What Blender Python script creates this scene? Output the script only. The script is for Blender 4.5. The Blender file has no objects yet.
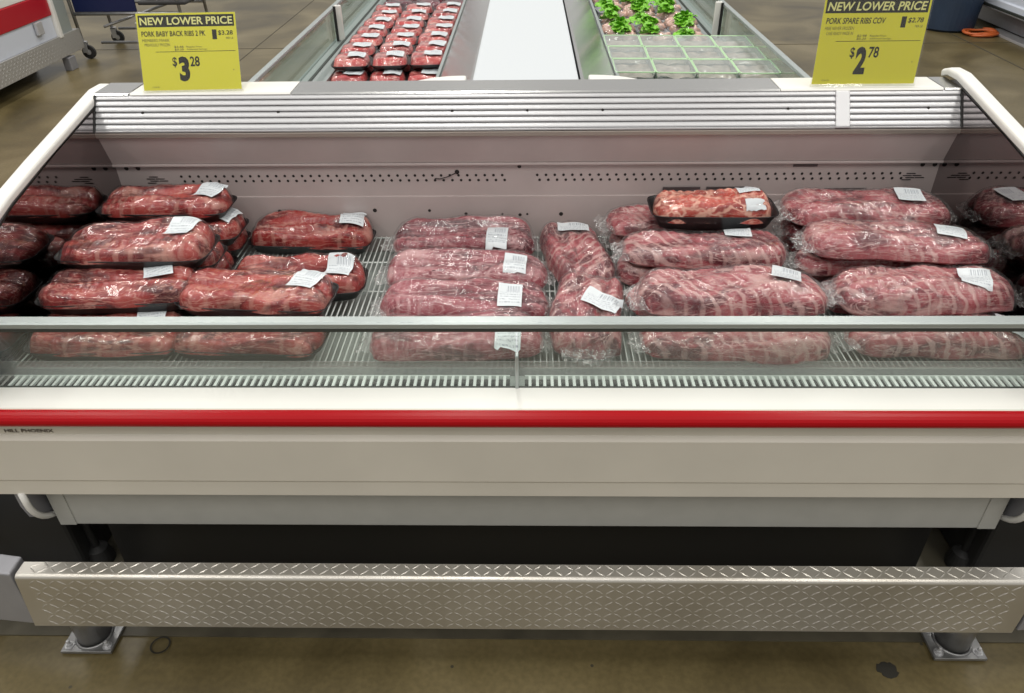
import bpy, bmesh, math, random
from mathutils import Vector, Matrix, noise
from mathutils.bvhtree import BVHTree
PI = math.pi; R = math.radians
S = bpy.context.scene; C = S.collection

# ------------------------------------------------------------------ camera
cd = bpy.data.cameras.new('camera'); cam = bpy.data.objects.new('camera', cd); C.objects.link(cam)
S.camera = cam
cd.sensor_fit = 'HORIZONTAL'; cd.sensor_width = 36; cd.lens = 36 * 760 / 1024
cd.clip_start = .05; cd.clip_end = 100
p_, y_, r_ = R(34.4), R(1.4), R(-.8)
fw = Vector((0, math.cos(p_), -math.sin(p_))); up = Vector((0, math.sin(p_), math.cos(p_))); rt = Vector((1, 0, 0))
rt, up = rt*math.cos(r_) + up*math.sin(r_), up*math.cos(r_) - rt*math.sin(r_)
Z = Matrix.Rotation(y_, 3, 'Z'); rt, up, fw = Z @ rt, Z @ up, Z @ fw
m = Matrix((rt, up, -fw)).transposed().to_4x4(); m.translation = (0, 0, 1.6)
cam.matrix_world = m

# ------------------------------------------------------------------ world, ceiling lamps, exposure
W = bpy.data.worlds.new('world'); S.world = W; W.use_nodes = True
W.node_tree.nodes['Background'].inputs[0].default_value = (1, .985, .955, 1)
W.node_tree.nodes['Background'].inputs[1].default_value = .55
def ceiling_lamp(x, y, z, sx, sy, watts, col=(1, .97, .92)):
    l = bpy.data.lights.new('ceiling_lamp', 'AREA'); l.shape = 'RECTANGLE'; l.size = sx; l.size_y = sy
    l.energy = watts; l.color = col
    o = bpy.data.objects.new('ceiling_lamp', l); o.location = (x, y, z); C.objects.link(o)
for lx in (-3.4, -.5, 2.6):
    for ly in (-2.2, 1.2, 4.6, 8.0):
        ceiling_lamp(lx, ly, 5.2, .35, 2.2, 52)
S.view_settings.view_transform = 'Standard'; S.view_settings.look = 'None'
S.view_settings.gamma = 1; S.view_settings.use_curve_mapping = False
S.view_settings.exposure = 0.0
S.cycles.use_denoising = True
S.cycles.max_bounces = 8; S.cycles.transparent_max_bounces = 24; S.cycles.glossy_bounces = 4
S.cycles.caustics_reflective = False; S.cycles.caustics_refractive = False

# ------------------------------------------------------------------ materials
def new_mat(name):
    mt = bpy.data.materials.new(name); mt.use_nodes = True
    nt = mt.node_tree; b = nt.nodes['Principled BSDF']
    return mt, nt, b
def pbr(name, col, rough=.5, metal=0, spec=.5, coat=0, noise_amt=0, noise_scale=20, bump=0, bscale=200):
    mt, nt, b = new_mat(name)
    b.inputs['Base Color'].default_value = (*col, 1); b.inputs['Roughness'].default_value = rough
    b.inputs['Metallic'].default_value = metal; b.inputs['Specular IOR Level'].default_value = spec
    b.inputs['Coat Weight'].default_value = coat
    if noise_amt or bump:
        tc = nt.nodes.new('ShaderNodeTexCoord')
    if noise_amt:
        n = nt.nodes.new('ShaderNodeTexNoise'); n.inputs['Scale'].default_value = noise_scale; n.inputs['Detail'].default_value = 6
        nt.links.new(tc.outputs['Object'], n.inputs['Vector'])
        cr = nt.nodes.new('ShaderNodeValToRGB'); nt.links.new(n.outputs['Fac'], cr.inputs[0])
        cr.color_ramp.elements[0].position = .3; cr.color_ramp.elements[1].position = .7
        cr.color_ramp.elements[0].color = (*[c*(1-noise_amt) for c in col], 1)
        cr.color_ramp.elements[1].color = (*[min(1, c*(1+noise_amt)) for c in col], 1)
        nt.links.new(cr.outputs[0], b.inputs['Base Color'])
    if bump:
        n = nt.nodes.new('ShaderNodeTexNoise'); n.inputs['Scale'].default_value = bscale; n.inputs['Detail'].default_value = 3
        nt.links.new(tc.outputs['Object'], n.inputs['Vector'])
        bp = nt.nodes.new('ShaderNodeBump'); bp.inputs['Strength'].default_value = bump; bp.inputs['Distance'].default_value = .002
        nt.links.new(n.outputs['Fac'], bp.inputs['Height']); nt.links.new(bp.outputs[0], b.inputs['Normal'])
    return mt
M = {}
M['white'] = pbr('white_enamel', (.74, .73, .69), .34, noise_amt=.02, noise_scale=6)
M['panel'] = pbr('cream_painted_steel', (.62, .585, .51), .42, noise_amt=.04, noise_scale=5)
M['kick'] = pbr('grey_painted_steel', (.40, .395, .36), .45, noise_amt=.04)
M['red'] = pbr('red_vinyl', (.36, .002, .006), .28, spec=.2)
M['wallpaint'] = pbr('interior_painted_steel', (.50, .43, .415), .38, noise_amt=.05, noise_scale=9)
M['alu'] = pbr('aluminium', (.56, .56, .57), .38, metal=.5)
M['steel'] = pbr('stainless_steel', (.62, .62, .61), .20, metal=1, bump=.05, bscale=40)
M['tansteel'] = pbr('warm_stainless', (.42, .37, .33), .35, metal=.7)
M['mirror'] = pbr('dark_polished_side', (.36, .33, .33), .035, metal=1)
M['black'] = pbr('black_plastic', (.012, .012, .012), .4)
M['tray'] = pbr('black_foam', (.014, .013, .014), .35, spec=.5)
M['dark'] = pbr('dark_metal', (.03, .03, .03), .6)
M['wire'] = pbr('white_coated_wire', (.62, .66, .63), .35)
M['pan'] = pbr('drain_pan', (.30, .33, .31), .35)
M['fin'] = pbr('white_plastic_fin', (.82, .87, .84), .35)
M['rail'] = pbr('brushed_aluminium', (.40, .44, .43), .36, metal=.6)
M['gasket'] = pbr('dark_gasket', (.03, .035, .03), .5)
M['post'] = pbr('galvanised_steel', (.33, .33, .33), .38, metal=.8, noise_amt=.15, noise_scale=30)
M['greysteel'] = pbr('plain_grey_steel', (.30, .30, .32), .45, metal=.35, noise_amt=.05)
M['hole'] = pbr('hole_dark', (.02, .016, .015), .8)
M['plate'] = pbr('data_plate', (.12, .10, .10), .35, metal=.4)
M['yellow'] = pbr('yellow_card', (.74, .70, .014), .45)
M['ink'] = pbr('black_ink', (.010, .009, .002), .6, spec=.2)
M['olive'] = pbr('small_print_ink', (.16, .14, .01), .5)
M['paleink'] = pbr('reversed_lettering', (.78, .77, .30), .5)
M['logo'] = pbr('logo_ink', (.05, .03, .02), .5)
M['navy'] = pbr('navy_board', (.006, .012, .065), .35)
M['bin'] = pbr('navy_plastic', (.022, .04, .075), .45, noise_amt=.15, noise_scale=5)
M['rubber'] = pbr('black_rubber', (.02, .02, .02), .6)
M['orange'] = pbr('orange_rubber', (.55, .12, .03), .4)
M['green_rim'] = pbr('pale_green_tray', (.45, .66, .40), .3)
M['lidwhite'] = pbr('white_divider', (.54, .57, .59), .7, spec=.2)
M['redpanel'] = pbr('red_panel', (.40, .005, .015), .35)
M['whitepanel'] = pbr('cool_white_panel', (.62, .66, .74), .35)
M['leaf'] = pbr('parsley_green', (.19, .50, .03), .45, noise_amt=.45, noise_scale=120, bump=.6, bscale=150)
M['chunk'] = pbr('pale_meat', (.56, .36, .29), .3, noise_amt=.5, noise_scale=45, coat=.4)
M['greyfish'] = pbr('grey_pink_fillet', (.36, .30, .26), .3, noise_amt=.45, noise_scale=30, coat=.6)

def schlick(nt, normal=None):
    # thin-sheet reflectance, the same from both sides
    lw = nt.nodes.new('ShaderNodeLayerWeight'); lw.inputs['Blend'].default_value = .5
    if normal is not None: nt.links.new(normal, lw.inputs['Normal'])
    pw = nt.nodes.new('ShaderNodeMath'); pw.operation = 'POWER'; pw.inputs[1].default_value = 5; nt.links.new(lw.outputs['Facing'], pw.inputs[0])
    ma = nt.nodes.new('ShaderNodeMath'); ma.operation = 'MULTIPLY_ADD'; ma.inputs[1].default_value = .92; ma.inputs[2].default_value = .042
    nt.links.new(pw.outputs[0], ma.inputs[0]); return ma.outputs[0]
def clearmat(name, tint, gloss_rough=.03, haze=0.0, fres=1.45):
    mt = bpy.data.materials.new(name); mt.use_nodes = True; nt = mt.node_tree
    for n in list(nt.nodes): nt.nodes.remove(n)
    out = nt.nodes.new('ShaderNodeOutputMaterial')
    tr = nt.nodes.new('ShaderNodeBsdfTransparent'); tr.inputs[0].default_value = (*tint, 1)
    gl = nt.nodes.new('ShaderNodeBsdfGlossy'); gl.inputs['Roughness'].default_value = gloss_rough
    gl.inputs[0].default_value = (1, 1, 1, 1)
    fr = schlick(nt)
    mx = nt.nodes.new('ShaderNodeMixShader')
    nt.links.new(fr, mx.inputs[0]); nt.links.new(tr.outputs[0], mx.inputs[1]); nt.links.new(gl.outputs[0], mx.inputs[2])
    last = mx
    if haze:
        df = nt.nodes.new('ShaderNodeBsdfDiffuse'); df.inputs[0].default_value = (.8, .85, .82, 1)
        m2 = nt.nodes.new('ShaderNodeMixShader'); m2.inputs[0].default_value = haze
        nt.links.new(mx.outputs[0], m2.inputs[1]); nt.links.new(df.outputs[0], m2.inputs[2]); last = m2
    nt.links.new(last.outputs[0], out.inputs[0])
    return mt
M['glass'] = clearmat('clear_glass', (.93, .96, .94), haze=.04)
M['glassedge'] = pbr('glass_edge', (.10, .22, .18), .15)
M['fence'] = clearmat('clear_acrylic_fence', (.72, .70, .69), .2, haze=.17)
M['farglass'] = clearmat('far_glass', (.86, .93, .90), haze=.05)
M['clearlid'] = clearmat('clear_lid', (.9, .93, .92), .12, haze=.12)

def film_mat(name, haze, crinkle, bscale):
    mt = bpy.data.materials.new(name); mt.use_nodes = True; nt = mt.node_tree; L = nt.links
    for n in list(nt.nodes): nt.nodes.remove(n)
    out = nt.nodes.new('ShaderNodeOutputMaterial'); tc = nt.nodes.new('ShaderNodeTexCoord'); oi = nt.nodes.new('ShaderNodeObjectInfo')
    w = nt.nodes.new('ShaderNodeMath'); w.operation = 'MULTIPLY'; w.inputs[1].default_value = 37; L.new(oi.outputs['Random'], w.inputs[0])
    n1 = nt.nodes.new('ShaderNodeTexNoise'); n1.noise_dimensions = '4D'; n1.inputs['Scale'].default_value = bscale
    n1.inputs['Detail'].default_value = 3; n1.inputs['Distortion'].default_value = 1.2
    L.new(tc.outputs['Object'], n1.inputs['Vector']); L.new(w.outputs[0], n1.inputs['W'])
    # ridged creases
    s1 = nt.nodes.new('ShaderNodeMath'); s1.operation = 'SUBTRACT'; s1.inputs[1].default_value = .5; L.new(n1.outputs['Fac'], s1.inputs[0])
    ab = nt.nodes.new('ShaderNodeMath'); ab.operation = 'ABSOLUTE'; L.new(s1.outputs[0], ab.inputs[0])
    bp = nt.nodes.new('ShaderNodeBump'); bp.inputs['Strength'].default_value = crinkle; bp.inputs['Distance'].default_value = .006
    bp.invert = True; L.new(ab.outputs[0], bp.inputs['Height'])
    tr = nt.nodes.new('ShaderNodeBsdfTransparent'); tr.inputs[0].default_value = (.97, .97, .97, 1)
    gl = nt.nodes.new('ShaderNodeBsdfGlossy'); gl.inputs['Roughness'].default_value = .10; gl.inputs[0].default_value = (.8, .8, .8, 1)
    L.new(bp.outputs[0], gl.inputs['Normal'])
    fr = schlick(nt)
    mx = nt.nodes.new('ShaderNodeMixShader'); L.new(fr, mx.inputs[0]); L.new(tr.outputs[0], mx.inputs[1]); L.new(gl.outputs[0], mx.inputs[2])
    df = nt.nodes.new('ShaderNodeBsdfDiffuse'); df.inputs[0].default_value = (.80, .78, .77, 1); L.new(bp.outputs[0], df.inputs['Normal'])
    # creases scatter a little more light than the flat film
    rp = nt.nodes.new('ShaderNodeMapRange'); rp.inputs['From Min'].default_value = 0; rp.inputs['From Max'].default_value = .035
    rp.inputs['To Min'].default_value = haze * 5; rp.inputs['To Max'].default_value = haze; L.new(ab.outputs[0], rp.inputs['Value'])
    m2 = nt.nodes.new('ShaderNodeMixShader'); L.new(rp.outputs[0], m2.inputs[0]); L.new(mx.outputs[0], m2.inputs[1]); L.new(df.outputs[0], m2.inputs[2])
    L.new(m2.outputs[0], out.inputs[0])
    return mt
M['stretch'] = film_mat('stretch_film', .003, .45, 15)
M['cryo'] = film_mat('vacuum_bag', .022, .75, 22)
M['flap'] = film_mat('bag_flap', .09, 1.0, 40)

def meat_mat(name, dark, mid, pink, fat, rib=.5, ribscale=23, ribang=0, streak=.5, rough=.3, cell=0.0, stretch=.35, flank=False):
    mt, nt, b = new_mat(name); L = nt.links
    tc = nt.nodes.new('ShaderNodeTexCoord'); oi = nt.nodes.new('ShaderNodeObjectInfo')
    w = nt.nodes.new('ShaderNodeMath'); w.operation = 'MULTIPLY'; w.inputs[1].default_value = 53; L.new(oi.outputs['Random'], w.inputs[0])
    def mapping(sc, rz=0):
        mp = nt.nodes.new('ShaderNodeMapping'); mp.inputs['Scale'].default_value = sc; mp.inputs['Rotation'].default_value = (0, 0, rz)
        L.new(tc.outputs['Object'], mp.inputs['Vector']); return mp.outputs[0]
    def nz(vec, scale, detail=5, dist=0):
        n = nt.nodes.new('ShaderNodeTexNoise'); n.noise_dimensions = '4D'; n.inputs['Scale'].default_value = scale
        n.inputs['Detail'].default_value = detail; n.inputs['Distortion'].default_value = dist
        L.new(vec, n.inputs['Vector']); L.new(w.outputs[0], n.inputs['W']); return n.outputs['Fac']
    def math_(op, a, bb, clamp=False):
        n = nt.nodes.new('ShaderNodeMath'); n.operation = op; n.use_clamp = clamp
        for i, v in enumerate((a, bb)):
            if isinstance(v, (int, float)): n.inputs[i].default_value = v
            else: L.new(v, n.inputs[i])
        return n.outputs[0]
    def mr(v, a, c, to0=0, to1=1):
        n = nt.nodes.new('ShaderNodeMapRange'); n.interpolation_type = 'SMOOTHSTEP'
        n.inputs['From Min'].default_value = a; n.inputs['From Max'].default_value = c
        n.inputs['To Min'].default_value = to0; n.inputs['To Max'].default_value = to1
        L.new(v, n.inputs['Value']); return n.outputs[0]
    def mix(f, a, c):
        n = nt.nodes.new('ShaderNodeMix'); n.data_type = 'RGBA'
        L.new(f, n.inputs[0])
        for i, v in ((6, a), (7, c)):
            if isinstance(v, tuple): n.inputs[i].default_value = (*v, 1)
            else: L.new(v, n.inputs[i])
        return n.outputs[2]
    base = nz(mapping((stretch, 1, 1)), 19, 6, 1.1)
    cr = nt.nodes.new('ShaderNodeValToRGB'); L.new(base, cr.inputs[0])
    e = cr.color_ramp.elements; e[0].position = .40; e[0].color = (*dark, 1); e[1].position = .63; e[1].color = (*pink, 1)
    q = cr.color_ramp.elements.new(.50); q.color = (*mid, 1)
    col = cr.outputs[0]
    # pale bone and fat lines between the ribs, strongest on the near flank
    wv = nt.nodes.new('ShaderNodeTexWave'); wv.wave_type = 'BANDS'; wv.bands_direction = 'X'
    wv.inputs['Scale'].default_value = ribscale * 2 * PI / 20; wv.inputs['Distortion'].default_value = 6.5
    wv.inputs['Detail'].default_value = 3; wv.inputs['Detail Scale'].default_value = .8
    L.new(mapping((1, 1, 1), ribang), wv.inputs['Vector'])
    band = mr(wv.outputs['Fac'], .60, .95)
    msk = mr(nz(mapping((.6, 1, 1)), 12, 2), .40, .58)
    if flank:
        sx = nt.nodes.new('ShaderNodeSeparateXYZ'); L.new(tc.outputs['Object'], sx.inputs[0])
        msk = math_('MULTIPLY', msk, mr(sx.outputs[1], .005, -.022, .15, 1))
    ribf = math_('MULTIPLY', math_('MULTIPLY', band, msk), rib, True)
    col = mix(ribf, col, fat)
    # long fat seams that run with the slab
    seam = nz(mapping((.16, 1, 1), R(6)), 38, 3, 1.8)
    rd = math_('ABSOLUTE', math_('SUBTRACT', seam, .5), 0)
    col = mix(math_('MULTIPLY', mr(rd, .030, 0), streak, True), col, fat)
    fine = nz(mapping((.5, 1, 1), R(-20)), 95, 4, 2.0)
    rf = math_('ABSOLUTE', math_('SUBTRACT', fine, .5), 0)
    col = mix(math_('MULTIPLY', mr(rf, .022, 0), .45 * streak, True), col, fat)
    patch = math_('MULTIPLY', mr(nz(mapping((.55, 1, 1)), 13, 4, 1.2), .54, .66), .95 * streak, True)
    col = mix(patch, col, fat)
    deep = math_('MULTIPLY', mr(nz(mapping((.4, 1, 1)), 17, 3, 1.0), .57, .68), .75, True)
    col = mix(deep, col, dark)
    if cell:
        vo = nt.nodes.new('ShaderNodeTexVoronoi'); vo.feature = 'DISTANCE_TO_EDGE'; vo.inputs['Scale'].default_value = 30
        dn = nt.nodes.new('ShaderNodeVectorMath'); dn.operation = 'MULTIPLY_ADD'; nn_ = nt.nodes.new('ShaderNodeTexNoise'); nn_.inputs['Scale'].default_value = 28
        L.new(tc.outputs['Object'], nn_.inputs['Vector']); L.new(nn_.outputs['Color'], dn.inputs[0]); dn.inputs[1].default_value = (.035, .035, .035); L.new(mapping((.5, 1, 1)), dn.inputs[2]); L.new(dn.outputs[0], vo.inputs['Vector'])
        col = mix(math_('MULTIPLY', mr(vo.outputs['Distance'], .10, .02), cell, True), col, fat)
    L.new(col, b.inputs['Base Color'])
    b.inputs['Roughness'].default_value = rough; b.inputs['Coat Weight'].default_value = .1; b.inputs['Specular IOR Level'].default_value = .35
    bp = nt.nodes.new('ShaderNodeBump'); bp.inputs['Strength'].default_value = .4; bp.inputs['Distance'].default_value = .003
    L.new(math_('ADD', nz(tc.outputs['Object'], 75, 4, .5), math_('MULTIPLY', band, .6)), bp.inputs['Height'])
    L.new(bp.outputs[0], b.inputs['Normal'])
    return mt
MEAT = {
 'tray':  meat_mat('back_rib_meat', (.075, .004, .006), (.27, .018, .019), (.38, .055, .045), (.60, .31, .25), rib=.42, ribscale=27, streak=.62, flank=True),
 'cryo':  meat_mat('vacuum_loin_rib_meat', (.075, .007, .015), (.24, .028, .045), (.34, .080, .10), (.56, .32, .32), rib=.30, ribscale=40, ribang=R(6), streak=.85, stretch=.2, flank=True),
 'spare': meat_mat('spare_rib_meat', (.10, .009, .017), (.29, .038, .052), (.41, .11, .12), (.62, .40, .37), rib=.60, ribscale=44, ribang=R(-38), streak=.72, stretch=.5),
 'sliced': meat_mat('sliced_rib_meat', (.20, .015, .012), (.40, .036, .024), (.50, .09, .06), (.74, .42, .32), rib=.3, ribscale=28, streak=.5, cell=.75),
 'far': meat_mat('far_red_meat', (.26, .010, .014), (.48, .030, .038), (.58, .09, .08), (.80, .48, .42), rib=.35, ribscale=30, streak=.75),
 'fardark': meat_mat('far_purple_meat', (.04, .006, .014), (.10, .012, .025), (.20, .03, .05), (.40, .18, .2), rib=.1, streak=.25),
}
def label_mat():
    mt, nt, b = new_mat('paper_label'); L = nt.links
    tc = nt.nodes.new('ShaderNodeTexCoord'); sp = nt.nodes.new('ShaderNodeSeparateXYZ'); L.new(tc.outputs['UV'], sp.inputs[0])
    def ma(op, a, c):
        n = nt.nodes.new('ShaderNodeMath'); n.operation = op
        for i, v in enumerate((a, c)):
            if isinstance(v, (int, float)): n.inputs[i].default_value = v
            else: L.new(v, n.inputs[i])
        return n.outputs[0]
    U, V = sp.outputs[0], sp.outputs[1]
    # rows of small print over the lower part, barcode bars over the upper part
    rows = ma('LESS_THAN', ma('FRACT', ma('MULTIPLY', V, 9), 0), .42)
    n = nt.nodes.new('ShaderNodeTexNoise'); n.inputs['Scale'].default_value = 14
    mp = nt.nodes.new('ShaderNodeMapping'); mp.inputs['Scale'].default_value = (2, .65, 1); L.new(tc.outputs['UV'], mp.inputs[0]); L.new(mp.outputs[0], n.inputs['Vector'])
    txt = ma('MULTIPLY', rows, ma('GREATER_THAN', n.outputs['Fac'], .5))
    bars = ma('GREATER_THAN', ma('SINE', ma('ADD', ma('MULTIPLY', U, 95), ma('SINE', ma('MULTIPLY', U, 37), 0)), 0), .1)
    top = ma('MULTIPLY', ma('GREATER_THAN', V, .60), ma('LESS_THAN', V, .90))
    mid = ma('MULTIPLY', ma('GREATER_THAN', U, .35), ma('LESS_THAN', U, .92))
    barm = ma('MULTIPLY', ma('MULTIPLY', top, mid), bars)
    txtm = ma('MULTIPLY', txt, ma('LESS_THAN', V, .58))
    f = ma('MAXIMUM', barm, txtm)
    mgn = ma('MULTIPLY', ma('MULTIPLY', ma('GREATER_THAN', U, .07), ma('LESS_THAN', U, .93)), ma('MULTIPLY', ma('GREATER_THAN', V, .07), ma('LESS_THAN', V, .93)))
    f = ma('MULTIPLY', f, mgn)
    mx = nt.nodes.new('ShaderNodeMix'); mx.data_type = 'RGBA'; L.new(f, mx.inputs[0])
    mx.inputs[6].default_value = (.62, .66, .68, 1); mx.inputs[7].default_value = (.34, .37, .41, 1)
    L.new(mx.outputs[2], b.inputs['Base Color']); b.inputs['Roughness'].default_value = .35
    return mt
M['label'] = label_mat()

def floor_mat():
    mt, nt, b = new_mat('sealed_concrete'); L = nt.links
    tc = nt.nodes.new('ShaderNodeTexCoord')
    def nz(s, d, dist=0):
        n = nt.nodes.new('ShaderNodeTexNoise'); n.inputs['Scale'].default_value = s; n.inputs['Detail'].default_value = d; n.inputs['Distortion'].default_value = dist
        L.new(tc.outputs['Object'], n.inputs['Vector']); return n.outputs['Fac']
    cr = nt.nodes.new('ShaderNodeValToRGB'); L.new(nz(1.6, 8, .6), cr.inputs[0])
    e = cr.color_ramp.elements; e[0].position = .32; e[0].color = (.072, .054, .020, 1); e[1].position = .70; e[1].color = (.225, .180, .092, 1)
    q = cr.color_ramp.elements.new(.5); q.color = (.140, .108, .046, 1)
    mx = nt.nodes.new('ShaderNodeMix'); mx.data_type = 'RGBA'; mx.blend_type = 'MULTIPLY'
    mr = nt.nodes.new('ShaderNodeMapRange'); L.new(nz(70, 4), mr.inputs[0]); mr.inputs[1].default_value = .35; mr.inputs[2].default_value = .65; mr.inputs[3].default_value = 0; mr.inputs[4].default_value = .7
    L.new(mr.outputs[0], mx.inputs[0]); L.new(cr.outputs[0], mx.inputs[6]); mx.inputs[7].default_value = (.72, .72, .70, 1)
    # scattered dark specks
    vo = nt.nodes.new('ShaderNodeTexVoronoi'); vo.inputs['Scale'].default_value = 9; L.new(tc.outputs['Object'], vo.inputs['Vector'])
    lt = nt.nodes.new('ShaderNodeMath'); lt.operation = 'LESS_THAN'; lt.inputs[1].default_value = .035; L.new(vo.outputs['Distance'], lt.inputs[0])
    m3 = nt.nodes.new('ShaderNodeMix'); m3.data_type = 'RGBA'; L.new(lt.outputs[0], m3.inputs[0]); L.new(mx.outputs[2], m3.inputs[6]); m3.inputs[7].default_value = (.05, .045, .03, 1)
    L.new(m3.outputs[2], b.inputs['Base Color'])
    b.inputs['Roughness'].default_value = .38
    return mt
M['floor'] = floor_mat()
M['stain'] = pbr('darker_concrete', (.085, .075, .05), .5, noise_amt=.35, noise_scale=8)  # darker mottled concrete for the slab under the case
M['spot'] = pbr('floor_stain', (.02, .018, .012), .6)
M['ring'] = pbr('floor_ring', (.06, .05, .03), .6)
def tread_mat():
    mt, nt, b = new_mat('diamond_plate'); L = nt.links
    tc = nt.nodes.new('ShaderNodeTexCoord'); n = nt.nodes.new('ShaderNodeTexNoise'); n.inputs['Scale'].default_value = 3.5; n.inputs['Detail'].default_value = 5
    L.new(tc.outputs['Object'], n.inputs['Vector'])
    cr = nt.nodes.new('ShaderNodeValToRGB'); L.new(n.outputs['Fac'], cr.inputs[0]); e = cr.color_ramp.elements
    e[0].position = .3; e[0].color = (.46, .43, .37, 1); e[1].position = .75; e[1].color = (.64, .62, .58, 1)
    L.new(cr.outputs[0], b.inputs['Base Color']); b.inputs['Metallic'].default_value = .75; b.inputs['Roughness'].default_value = .34
    return mt
M['tread'] = tread_mat()
M['dulltread'] = pbr('dull_diamond_plate', (.44, .43, .41), .42, metal=.5)

# ------------------------------------------------------------------ helpers
def tag(o, label=None, cat=None, group=None, kind=None):
    if label: o['label'] = label
    if cat: o['category'] = cat
    if group: o['group'] = group
    if kind: o['kind'] = kind
    return o
def empty(name, loc, rz=0, label=None, cat=None, group=None):
    o = bpy.data.objects.new(name, None); o.location = loc; o.rotation_euler = (0, 0, rz); o.empty_display_size = .1
    C.objects.link(o); return tag(o, label, cat, group)
class MB:
    def __init__(s): s.v = []; s.f = []; s.uv = None
    def box(s, x0, x1, y0, y1, z0, z1):
        n = len(s.v)
        s.v += [(x, y, z) for z in (z0, z1) for y in (y0, y1) for x in (x0, x1)]
        s.f += [tuple(n+i for i in q) for q in ((0, 2, 3, 1), (4, 5, 7, 6), (0, 1, 5, 4), (2, 6, 7, 3), (0, 4, 6, 2), (1, 3, 7, 5))]
        return s
    def quad(s, *p):
        n = len(s.v); s.v += [tuple(q) for q in p]; s.f.append(tuple(range(n, n+len(p)))); return s
    def tube(s, path, r, n=10, cap=True, rx=None):
        path = [Vector(p) for p in path]; st = len(s.v); k = len(path); prev = None
        for i, p in enumerate(path):
            d = (path[min(i+1, k-1)] - path[max(i-1, 0)]).normalized()
            if prev is None:
                a = Vector((0, 0, 1)) if abs(d.z) < .9 else Vector((1, 0, 0))
                u = d.cross(a).normalized()
            else: u = (prev - d*prev.dot(d)).normalized()
            prev = u; w = d.cross(u); rr = r[i] if isinstance(r, (list, tuple)) else r
            for j in range(n):
                t = 2*PI*j/n; q = p + u*rr*math.cos(t) + w*rr*math.sin(t); s.v.append(tuple(q))
        for i in range(k-1):
            for j in range(n):
                a = st+i*n+j; b = st+i*n+(j+1) % n; s.f.append((a, b, b+n, a+n))
        if cap: s.f.append(tuple(st+j for j in range(n))[::-1]); s.f.append(tuple(st+(k-1)*n+j for j in range(n)))
        return s
    def lathe(s, prof, c, n=24):
        st = len(s.v)
        for r, z in prof:
            for j in range(n): t = 2*PI*j/n; s.v.append((c[0]+r*math.cos(t), c[1]+r*math.sin(t), c[2]+z))
        for i in range(len(prof)-1):
            for j in range(n):
                a = st+i*n+j; b = st+i*n+(j+1) % n; s.f.append((a, b, b+n, a+n))
        s.f.append(tuple(st+j for j in range(n))[::-1]); s.f.append(tuple(st+(len(prof)-1)*n+j for j in range(n)))
        return s
    def prism_x(s, yz, x0, x1, close=True):      # profile in (y,z) run along x
        n = len(yz); st = len(s.v)
        s.v += [(x0, y, z) for y, z in yz] + [(x1, y, z) for y, z in yz]
        for i in range(n if close else n-1):
            j = (i+1) % n; s.f.append((st+i, st+j, st+n+j, st+n+i))
        if close: s.f.append(tuple(st+i for i in range(n))[::-1]); s.f.append(tuple(st+n+i for i in range(n)))
        return s
    def prism_y(s, xz, y0, y1):
        n = len(xz); st = len(s.v)
        s.v += [(x, y0, z) for x, z in xz] + [(x, y1, z) for x, z in xz]
        for i in range(n):
            j = (i+1) % n; s.f.append((st+i, st+j, st+n+j, st+n+i))
        s.f.append(tuple(st+i for i in range(n))); s.f.append(tuple(st+n+i for i in range(n))[::-1])
        return s
    def prism_z(s, xy, z0, z1):
        n = len(xy); st = len(s.v)
        s.v += [(x, y, z0) for x, y in xy] + [(x, y, z1) for x, y in xy]
        for i in range(n):
            j = (i+1) % n; s.f.append((st+i, st+j, st+n+j, st+n+i))
        s.f.append(tuple(st+i for i in range(n))[::-1]); s.f.append(tuple(st+n+i for i in range(n)))
        return s
    def grid(s, fn, nu, nv):
        st = len(s.v)
        for i in range(nu+1):
            for j in range(nv+1): s.v.append(tuple(fn(i/nu, j/nv)))
        for i in range(nu):
            for j in range(nv):
                a = st+i*(nv+1)+j; s.f.append((a, a+nv+1, a+nv+2, a+1))
        return s
    def build(s, name, mat, parent=None, smooth=False, bevel=0, local=False, fixn=True):
        off = Vector((0, 0, 0))
        if parent is not None and not local:
            q = parent; 
            while q is not None: off += Vector(q.location); q = q.parent
        me = bpy.data.meshes.new(name)
        me.from_pydata([tuple(Vector(v)-off) for v in s.v], [], s.f); me.validate()
        if fixn:
            bm = bmesh.new(); bm.from_mesh(me); bmesh.ops.recalc_face_normals(bm, faces=bm.faces); bm.to_mesh(me); bm.free()
        if s.uv:
            ul = me.uv_layers.new(name='UVMap')
            for lp in me.loops: ul.data[lp.index].uv = s.uv[lp.vertex_index]
        me.materials.append(M[mat] if isinstance(mat, str) else mat)
        if smooth:
            for p in me.polygons: p.use_smooth = True
        o = bpy.data.objects.new(name, me); C.objects.link(o)
        if parent is not None: o.parent = parent
        if bevel:
            b = o.modifiers.new('bevel', 'BEVEL'); b.width = bevel; b.segments = 2; b.limit_method = 'ANGLE'
        return o
def struct(o): o['kind'] = 'structure'; return o
def copy_tree(o, parent=None):
    c = o.copy(); C.objects.link(c)
    if parent is not None: c.parent = parent
    for ch in list(o.children): copy_tree(ch, c)
    return c

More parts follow.
